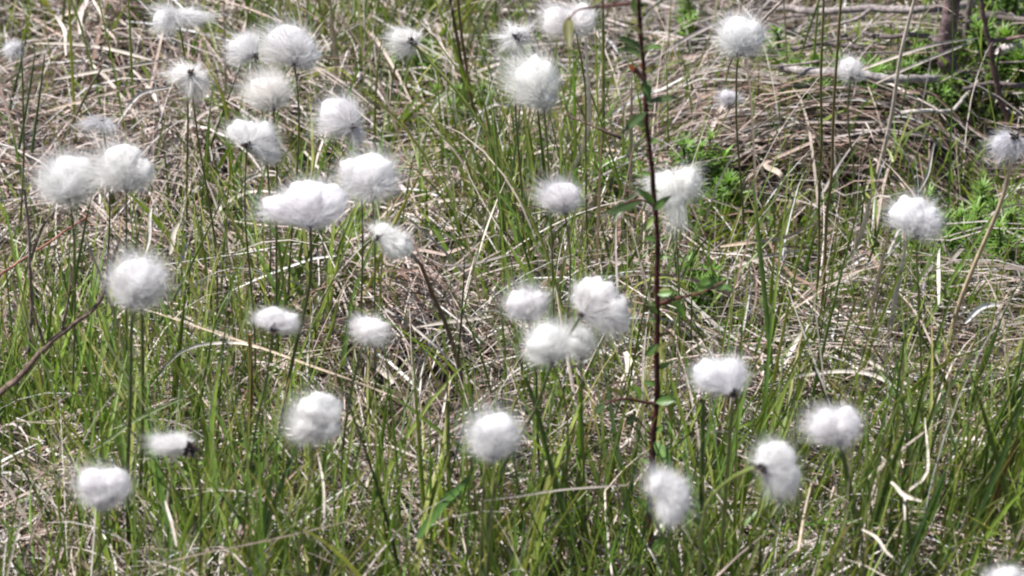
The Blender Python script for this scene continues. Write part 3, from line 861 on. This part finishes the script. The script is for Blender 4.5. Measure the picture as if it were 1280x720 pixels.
st('dark brown upright stalk on the combed brown mat', [(953, 156), (950, 182), (946, 204), (933, 232)], 5.5, (0.075, 0.045, 0.03), 'stand', round_=True, tip=0.5)
lf('bent pale leaf in the combed mat right of the dark stalk', [(955, 203), (972, 216), (986, 244)], 9, (0.46, 0.38, 0.31), h=0.04)
lf('whitish upright leaf above the lone round cotton head at right', [(1169, 178), (1161, 210), (1150, 238)], 7, WHITE, h=0.06)
st('pale straw bent over like a hook left of the lone round cotton head', [(1112, 246), (1099, 244), (1088, 250), (1079, 284), (1062, 327), (1036, 382)], 6, PALE, 'stand')
st('straight pale straw running down from under the lone round cotton head', [(1135, 296), (1122, 358), (1106, 448), (1098, 480)], 6, WHITE, 'stand')
st('tan straw parallel to the straight pale one under the lone round cotton head', [(1112, 282), (1100, 340), (1085, 410), (1076, 460)], 5, TANC, 'stand')
lf('white hanging leaf strip under the right side of the lone round cotton head', [(1173, 309), (1175, 341), (1172, 382)], 8, WHITE, h=0.06)
lf('white curled leaf at the right edge of the meadow', [(1251, 381), (1238, 381), (1222, 387), (1206, 404)], 9, (0.74, 0.71, 0.68), h=0.06)
st('pale straw bowed in a long arch at the lower right', [(961, 482), (1001, 469), (1052, 464), (1092, 469), (1130, 490)], 4.5, WHITE, h=0.07)
lf('white slanting leaf left of the two tall olive stems', [(1009, 406), (993, 432), (974, 464)], 7, WHITE, h=0.06)
bl('broad dark blade leaning right at the right edge', [(1252, 398), (1236, 440), (1218, 484), (1205, 540)], 9, DKG, 'stand')
st('level tan straw at the lower edge of the dark hollow', [(1024, 277), (984, 296), (940, 302), (900, 308)], 5, TANC, h=0.05)
st('second level straw just below the dark hollow', [(1004, 312), (960, 320), (912, 334)], 5, PALE, h=0.04)
st('long thin straw slanting down from the round head with two stems', [(186, 388), (255, 411), (336, 438), (430, 472), (500, 498)], 2.8, TANC, h=0.085)
lf('whitish leaf arching over the slanting thin straw at left', [(196, 467), (229, 438), (262, 428), (300, 428), (322, 436)], 5, WHITE, h=0.08)
lf('tall pale leaf blade above the round head with two stems', [(191, 258), (186, 290), (180, 320)], 8, WHITE, h=0.07)
lf('shorter pale leaf blade right of the tall one', [(224, 276), (217, 296), (211, 318)], 9, PALE, h=0.06)
lf('folded pale leaf lying right of the shorter blade', [(236, 302), (229, 318), (222, 336)], 9, (0.58, 0.50, 0.45), h=0.05)
rs('rusty orange stalk under the flat small cotton head', [(312, 418), (314, 484), (311, 540), (306, 590)], 6.5, RUST, 'stand', tip=0.8)
rs('dark diagonal stem crossing right of the round head with two stems', [(283, 238), (252, 304), (222, 364), (188, 425), (170, 470)], 4.2, DKG, 'stand')
rs('second straight stem under the round cotton head at left', [(177, 380), (178, 440), (178, 520), (172, 680)], 6, OLIVE, 'stand', tip=0.8)
st('pale straw lying level in the central brown mat', [(520, 409), (560, 402), (616, 395)], 5, PALE, h=0.04)
lf('wide pale dead leaf below the small head on a thin dark stem', [(452, 440), (468, 458), (490, 480)], 10, (0.62, 0.54, 0.48), h=0.05)
lf('wide pale leaf standing below the largest clustered cotton head', [(780, 440), (786, 458), (792, 480)], 13, (0.62, 0.56, 0.49), h=0.05)
rs('thin dark stem upright in the central brown mat', [(581, 320), (578, 380), (573, 446), (570, 500)], 4, (0.055, 0.06, 0.03), 'stand')
bl('pale green blade slanting up right over the small tattered cotton head', [(247, 489), (175, 522), (141, 546), (110, 566)], 4.5, (0.30, 0.36, 0.18), h=0.10)
st('very thin straw running along the bottom left', [(148, 722), (229, 697), (330, 676), (432, 652)], 2.2, TANC, h=0.10)
lf('pale bent dry leaf upright at the lower left', [(206, 626), (216, 652), (219, 684)], 6, PALE, h=0.09)
bl('green blade crossing in front of the blocky cotton head', [(386, 478), (388, 530), (390, 572), (396, 640)], 3.6, (0.20, 0.24, 0.09), 'stand', Y=760)
st('pale straw standing below the blocky cotton head', [(397, 566), (404, 606), (405, 648)], 3.4, PALE, h=0.09)
rs('green stem with an orange foot left of the dome shaped cotton head', [(560, 500), (560, 560), (562, 612), (570, 690)], 7, (0.16, 0.20, 0.05), 'stand', tip=0.7)
strand('green_leaf', 'leaf', 'broad green leaf slanting below the dome shaped cotton head', [(588, 594), (572, 612), (553, 630), (522, 672)], 11, (0.085, 0.17, 0.04), h=0.085, mat=M_GREEN)
st('frayed whitish straw lying level under the dome shaped cotton head', [(604, 626), (650, 620), (704, 612), (786, 606)], 2.0, PALE, h=0.12)
rs('thick green stem right of the dome shaped cotton head', [(656, 470), (672, 516), (694, 606), (718, 690), (724, 760)], 8, (0.095, 0.15, 0.035), 'stand', tip=0.6)
rs('thin dark stem crossing the right side of the dome shaped cotton head', [(712, 470), (672, 508), (648, 550), (624, 602), (612, 650)], 4, (0.05, 0.055, 0.03), 'stand', Y=860)
rs('thin olive stem crossing the middle of the dome shaped cotton head', [(656, 500), (640, 530), (620, 562), (604, 610)], 3.6, (0.09, 0.10, 0.04), 'stand', Y=880)
bl('bright green blade right of the thick green stem', [(724, 476), (725, 540), (726, 600), (728, 680)], 7, (0.15, 0.28, 0.05), 'stand')
rs('dark green stem under the left of the wide cotton head', [(879, 498), (878, 560), (877, 620), (876, 760)], 7, (0.075, 0.12, 0.03), 'stand', tip=0.8)
st('tan stalk slanting under the smooth rounded cotton head', [(1016, 598), (1006, 640), (998, 690)], 4.5, TANC, h=0.09, round_=True)
st('white straw broken in a zigzag at the lower right', [(1156, 522), (1159, 590), (1133, 616), (1131, 650)], 3.6, PALE, h=0.09)
lf('short white leaf lying below the zigzag straw', [(1111, 604), (1130, 616), (1150, 628)], 7, PALE, h=0.10)
lf('narrow white leaf slanting near the bottom right', [(1078, 661), (1098, 678), (1118, 695)], 5, PALE, h=0.10)
bl('wide dark blade leaning right with a brown foot near the zigzag straw', [(1138, 518), (1118, 580), (1100, 636), (1084, 690), (1078, 740)], 9, (0.09, 0.13, 0.035), 'stand')
bl('tall dark blade leaning right along the right edge at the bottom', [(1278, 500), (1250, 579), (1228, 630), (1206, 690), (1196, 760)], 9, DKG, 'stand')
bl('narrow brown tipped dark blade beside the tall one at the right edge', [(1274, 540), (1252, 600), (1236, 650), (1226, 730)], 7, (0.12, 0.085, 0.04), 'stand')
bl('wide green blade leaning right at the bottom right of the meadow', [(1182, 590), (1164, 640), (1140, 690), (1126, 760)], 10, (0.10, 0.19, 0.04), 'stand')
for pts, lab in (
    ([(33, 44), (26, 80), (16, 120), (8, 170)], 'dark rush leftmost of the three over the brown mat at upper left'),
    ([(44, 66), (34, 130), (22, 196), (18, 240)], 'dark rush in the middle of the three over the brown mat at upper left'),
    ([(56, 70), (48, 130), (40, 190), (36, 240)], 'dark rush rightmost of the three over the brown mat at upper left')):
    rs(lab, pts, 5, DKG, 'stand')
rs('thick olive stick leaning right over the two joined cotton heads', [(128, 84), (112, 110), (92, 150), (66, 196), (56, 230)], 5, (0.14, 0.12, 0.08), 'stand', tip=0.45)


# ------------------------------------------------------------------ twigs and fallen stems
def branchy(name, cat, label, main, w0, w1, col, arms=(), mode='stand', Y=None, h=0.05, wob=0.07):
    def to3(pts, yy):
        return [over(a, b_, h) if mode == 'lie' else at_y(a, b_, yy) for a, b_ in pts]
    yy = None if mode == 'lie' else (over(*main[-1])[1] if Y is None else over(640, Y)[1])
    path = spline(to3(main, yy), 24)
    F = path[-1].copy()
    if mode != 'lie':
        F[2] = terrain(F[0], F[1])
    root = empty(name, F, label, cat)
    m = np.linalg.norm(path - CAM, axis=1) / PXM
    path = path + rng.normal(size=path.shape) * m[:, None] * 0.5
    v, q = tube(path, np.linspace(w0, w1, 24) / 2 * m, 9, wob)
    cc = np.repeat(np.asarray(col)[None] * U(0.75, 1.2, (24, 1)), 9, 0)
    link('stem', mk_mesh('stem', v - F, q, cc, M_BARK), root)
    for pts, a0, a1 in arms:
        p = spline(to3(pts, yy), 12)
        mm = np.linalg.norm(p - CAM, axis=1) / PXM
        v, q = tube(p, np.linspace(a0, a1, 12) / 2 * mm, 7, wob)
        link('branch', mk_mesh('branch', v - F, q, np.repeat(np.asarray(col)[None] * U(0.8, 1.2, (12, 1)), 7, 0), M_BARK), root)
    return root


branchy('twig', 'twig', 'bare brown twig rising from the left edge to the round cotton head', [(151, 296), (138, 334), (124, 378), (84, 411), (54, 436), (27, 468), (-8, 498)], 3.5, 9, (0.15, 0.105, 0.085), [([(90, 332), (86, 370), (78, 412)], 2.5, 4), ([(37, 330), (40, 380), (56, 434)], 3, 4)], Y=640)
branchy('twig', 'twig', 'grey upright twig left of the bare brown one at the left edge', [(30, 236), (36, 290), (37, 330), (40, 372), (36, 440)], 3, 6, (0.20, 0.16, 0.14), [([(69, 262), (52, 286), (38, 326)], 2.5, 4)], Y=520)
branchy('twig', 'twig', 'thin reddish twig slanting up right at the left edge', [(112, 268), (67, 299), (34, 321), (-6, 347)], 2.4, 4, (0.26, 0.12, 0.09), mode='lie', h=0.12)
branchy('fallen_stem', 'fallen branch', 'grey fallen stem lying level behind the small pale cotton tuft', [(975, 84), (1010, 90), (1050, 91), (1090, 96), (1130, 99), (1170, 98)], 12, 11, GREYW, mode='lie', h=0.036)
branchy('fallen_stem', 'fallen branch', 'dark grey fallen stem lying level along the top right edge', [(972, 10), (1030, 14), (1090, 10), (1152, 12), (1216, 6)], 9, 10, (0.22, 0.19, 0.18), [([(1090, 10), (1070, 24), (1040, 32)], 6, 3)], mode='lie', h=0.05)
branchy('stub', 'branch stub', 'thick purple brown stub standing at the upper right', [(1194, -16), (1188, 20), (1182, 50), (1184, 80), (1190, 118)], 20, 24, (0.15, 0.105, 0.105))
branchy('stub', 'branch stub', 'thin dark stub close behind the thick purple brown one', [(1214, -10), (1208, 40), (1204, 80), (1206, 108)], 7, 9, (0.16, 0.13, 0.12))
branchy('twig', 'twig', 'forked dark twig above the dull cotton head at the right edge', [(1224, -12), (1231, 26), (1238, 60), (1242, 90), (1252, 128), (1266, 166)], 6, 8, (0.13, 0.085, 0.075), [([(1290, 44), (1264, 48), (1238, 52)], 4, 6), ([(1250, 60), (1246, 90), (1253, 126)], 3, 4)], Y=190)
branchy('log', 'log', 'pale short log cut by the right edge near the top', [(1248, 63), (1266, 60), (1292, 57)], 12, 13, (0.50, 0.43, 0.42), mode='lie', h=0.035)
branchy('stick', 'stick', 'bent grey stick lying over the moss at right', [(1233, 91), (1210, 116), (1190, 138), (1160, 139), (1126, 141)], 4, 5.5, (0.44, 0.40, 0.36), mode='lie', h=0.035)
branchy('twig', 'twig', 'thin grey twig crossing the boxy upper right cotton head', [(984, -6), (961, 17), (924, 57), (912, 80)], 4.5, 3.5, (0.25, 0.21, 0.18), Y=420)
branchy('twig', 'twig', 'small dark twig slanting right beneath the cotton head tapering to a point', [(708, 143), (740, 157), (777, 172)], 3, 4, (0.09, 0.06, 0.05), mode='lie', h=0.08)
for pts, wa, wb, label in (
    ([(868, 30), (905, 40), (960, 36), (1000, 44)], 4, 7, 'grey branch lying left of the two tall olive stems at the top'),
    ([(1060, 34), (1100, 46), (1150, 44), (1182, 56)], 5, 7, 'dark branch running into the purple brown stub from the left'),
    ([(1205, 30), (1236, 22), (1290, 26)], 6, 8, 'dark branch behind the forked twig at the top right corner'),
    ([(990, 62), (1030, 54), (1080, 60)], 4, 6, 'short dark branch above the fallen grey stem'),
    ([(1100, 20), (1130, 44), (1150, 84)], 4, 5, 'dark branch slanting down in front of the fallen grey stem'),
    ([(1204, 112), (1240, 104), (1290, 110)], 5, 7, 'dark stem lying level right of the foot of the purple brown stub'),
):
    branchy('dead_branch', 'dead branch', label, pts, wa, wb, (0.13, 0.105, 0.10), mode='lie', h=U(0.03, 0.05))
for i in range(26):                      # dead heather twigs tangled in the top right corner
    px, py = U(850, 1280), U(0, 100)
    ang, ln = U(-0.5, 0.5) + (0 if U() < 0.75 else 1.2), U(40, 110)
    e = (px + math.cos(ang) * ln, py - math.sin(ang) * ln * 0.5)
    mid = ((px + e[0]) / 2 + U(-5, 5), (py + e[1]) / 2 + U(-6, 6))
    hh = U(0.015, 0.045)
    o = strand('heather_twig', 'twig', 'thin dead twig in the grey tangle at the top right', [(px, py), mid, e], U(2.5, 5), np.array((0.17, 0.14, 0.13)) * U(0.45, 1.4), h=hh, round_=True, wob=0.08, group='dead twigs tangled at the top right')


# ------------------------------------------------------------------ red-stemmed sapling
def leaf_mesh(base, tip, wid, col, name='leaf', droop=0.12, face=None):
    base, tip = np.asarray(base), np.asarray(tip)
    ln = np.linalg.norm(tip - base)
    d = (tip - base) / ln
    f = np.array([0.15 * rng.normal(), -0.7, 0.7]) if face is None else face
    side = unit(np.cross(d, f))
    nrm = np.cross(side, d)
    k = 7
    s = np.linspace(0, 1, k)
    prof = np.array([0.10, 0.62, 0.95, 1.0, 0.80, 0.45, 0.04]) * wid / 2
    c = base + d * (s * ln)[:, None] - nrm * (droop * ln * (s - s * s) * -1.6)[:, None]
    rows = []
    for a in (-1, -0.5, 0, 0.5, 1):
        rows.append(c + side * (prof * a)[:, None] + nrm * (prof * abs(a) * 0.32)[:, None])
    V_ = np.stack(rows, 1)
    i, j = np.meshgrid(np.arange(k - 1), np.arange(4), indexing='ij')
    b0 = (i * 5 + j).ravel()
    q = np.stack([b0, b0 + 1, b0 + 6, b0 + 5], -1)
    cc = np.repeat(np.asarray(col)[None], k * 5, 0).reshape(k, 5, 3).copy()
    cc[:, 2] = cc[:, 2] * 1.25 + 0.02
    return V_.reshape(-1, 3), q, cc.reshape(-1, 3)


stem_px = [(797, -14), (799, 30), (803, 70), (806, 110), (812, 180), (817, 240), (820, 300), (822, 360), (822, 420), (821, 480), (817, 545), (814, 600), (813, 660), (812, 770)]
ys = over(812, 770)[1]
path = spline([at_y(a, b_, ys) for a, b_ in stem_px], 40)
F = path[-1].copy()
sap = empty('sapling', F, 'slender dark red sapling stem with sparse green leaves rising right of centre', 'sapling')
m = np.linalg.norm(path - CAM, axis=1) / PXM
path = path + (np.sin(np.arange(40) * 0.55) * 1.1 + np.sin(np.arange(40) * 1.3 + 1) * 0.7)[:, None] * m[:, None] * np.array([1, 0.5, 0])
v, q = tube(path + rng.normal(size=path.shape) * m[:, None] * 0.25, np.linspace(5.5, 8.5, 40) / 2 * m, 9, 0.05)
cc = np.repeat((np.array([[0.042, 0.016, 0.016]]) + np.array([[0.035, 0.002, 0.004]]) * np.sin(np.arange(40) * 0.8)[:, None] ** 2), 9, 0)
link('stem', mk_mesh('stem', v - F, q, cc, M_BARK), sap)
m0 = float(m.mean())
for pts, a0, a1 in (
    ([(797, 3), (765, 7), (735, 10), (721, 13), (711, 24)], 4, 2.5), ([(822, 380), (850, 372), (876, 366), (905, 352)], 5, 2.5),
    ([(820, 505), (800, 502), (780, 498), (756, 505)], 4.5, 3), ([(819, 548), (806, 535), (796, 522)], 3, 2), ([(818, 258), (800, 250), (780, 254)], 3, 2),
    ([(805, 100), (800, 94), (795, 88)], 6, 7)):
    p = spline([at_y(a, b_, ys - 0.008 * i) for i, (a, b_) in enumerate(pts)], 10)
    v, q = tube(p, np.linspace(a0, a1, 10) / 2 * m0, 6, 0.04)
    red = np.array([[0.10, 0.032, 0.028]])
    link('twig', mk_mesh('twig', v - F, q, np.repeat(red, len(v), 0), M_STALK), sap)
LG, MG, OG, DG = (0.14, 0.25, 0.06), (0.09, 0.17, 0.04), (0.17, 0.17, 0.05), (0.055, 0.095, 0.03)
for bx, by, tx, ty, wd, c in (
    (797, 22, 796, -8, 14, LG), (803, 64, 829, 61, 11, MG), (802, 44, 784, 34, 10, OG), (803, 60, 768, 45, 9, DG), (802, 66, 770, 62, 9, MG),
    (806, 90, 826, 82, 8, OG), (804, 100, 812, 128, 13, MG), (795, 92, 784, 80, 7, (0.30, 0.07, 0.06)), (796, 92, 800, 78, 7, (0.36, 0.10, 0.08)),
    (808, 128, 852, 122, 9, DG), (808, 140, 776, 168, 10, DG), (711, 20, 712, 62, 14, (0.15, 0.15, 0.05)), (740, 10, 762, -6, 9, OG),
    (818, 255, 795, 236, 11, MG), (800, 252, 758, 268, 12, DG), (818, 262, 840, 244, 10, MG), (780, 254, 766, 276, 10, DG), (819, 270, 802, 290, 10, (0.18, 0.24, 0.06)),
    (822, 368, 846, 366, 9, LG), (870, 366, 902, 346, 18, MG), (842, 376, 858, 402, 12, LG), (890, 358, 918, 364, 12, MG), (822, 392, 806, 380, 9, DG), (858, 370, 846, 352, 9, OG),
    (800, 502, 788, 480, 12, MG), (780, 498, 758, 486, 11, OG), (820, 503, 846, 500, 12, MG), (756, 505, 742, 520, 10, DG), (796, 522, 780, 528, 12, DG),
    (818, 552, 838, 584, 16, LG), (812, 640, 790, 620, 11, MG), (813, 690, 838, 672, 12, MG), (812, 700, 786, 706, 12, DG), (821, 440, 838, 428, 9, OG), (822, 430, 806, 446, 9, MG)):
    bq, tq = at_y(bx, by, ys - 0.004), at_y(tx, ty, ys - U(0.0, 0.03))
    v, q, c3 = leaf_mesh(bq, tq, wd * m0, np.asarray(c) * U(0.85, 1.1))
    link('leaf', mk_mesh('leaf', v - F, q, c3, M_GREEN), sap)

for i in range(40):                      # small young leaves up the stem, alternately left and right
    k = 1 + int(i / 40 * 36)
    b0 = path[k]
    a = (1 if i % 2 else -1) * U(0.5, 1.3)
    ln = U(10, 22) * m0
    d = np.array([math.sin(a), U(-0.6, 0.2), math.cos(a) * U(0.1, 0.9)])
    v, q, c3 = leaf_mesh(b0, b0 + unit(d) * ln, ln * U(0.32, 0.45), np.asarray((MG, DG, OG, LG)[rng.integers(0, 4)]) * U(0.8, 1.1))
    link('leaf', mk_mesh('leaf', v - F, q, c3, M_GREEN), sap)
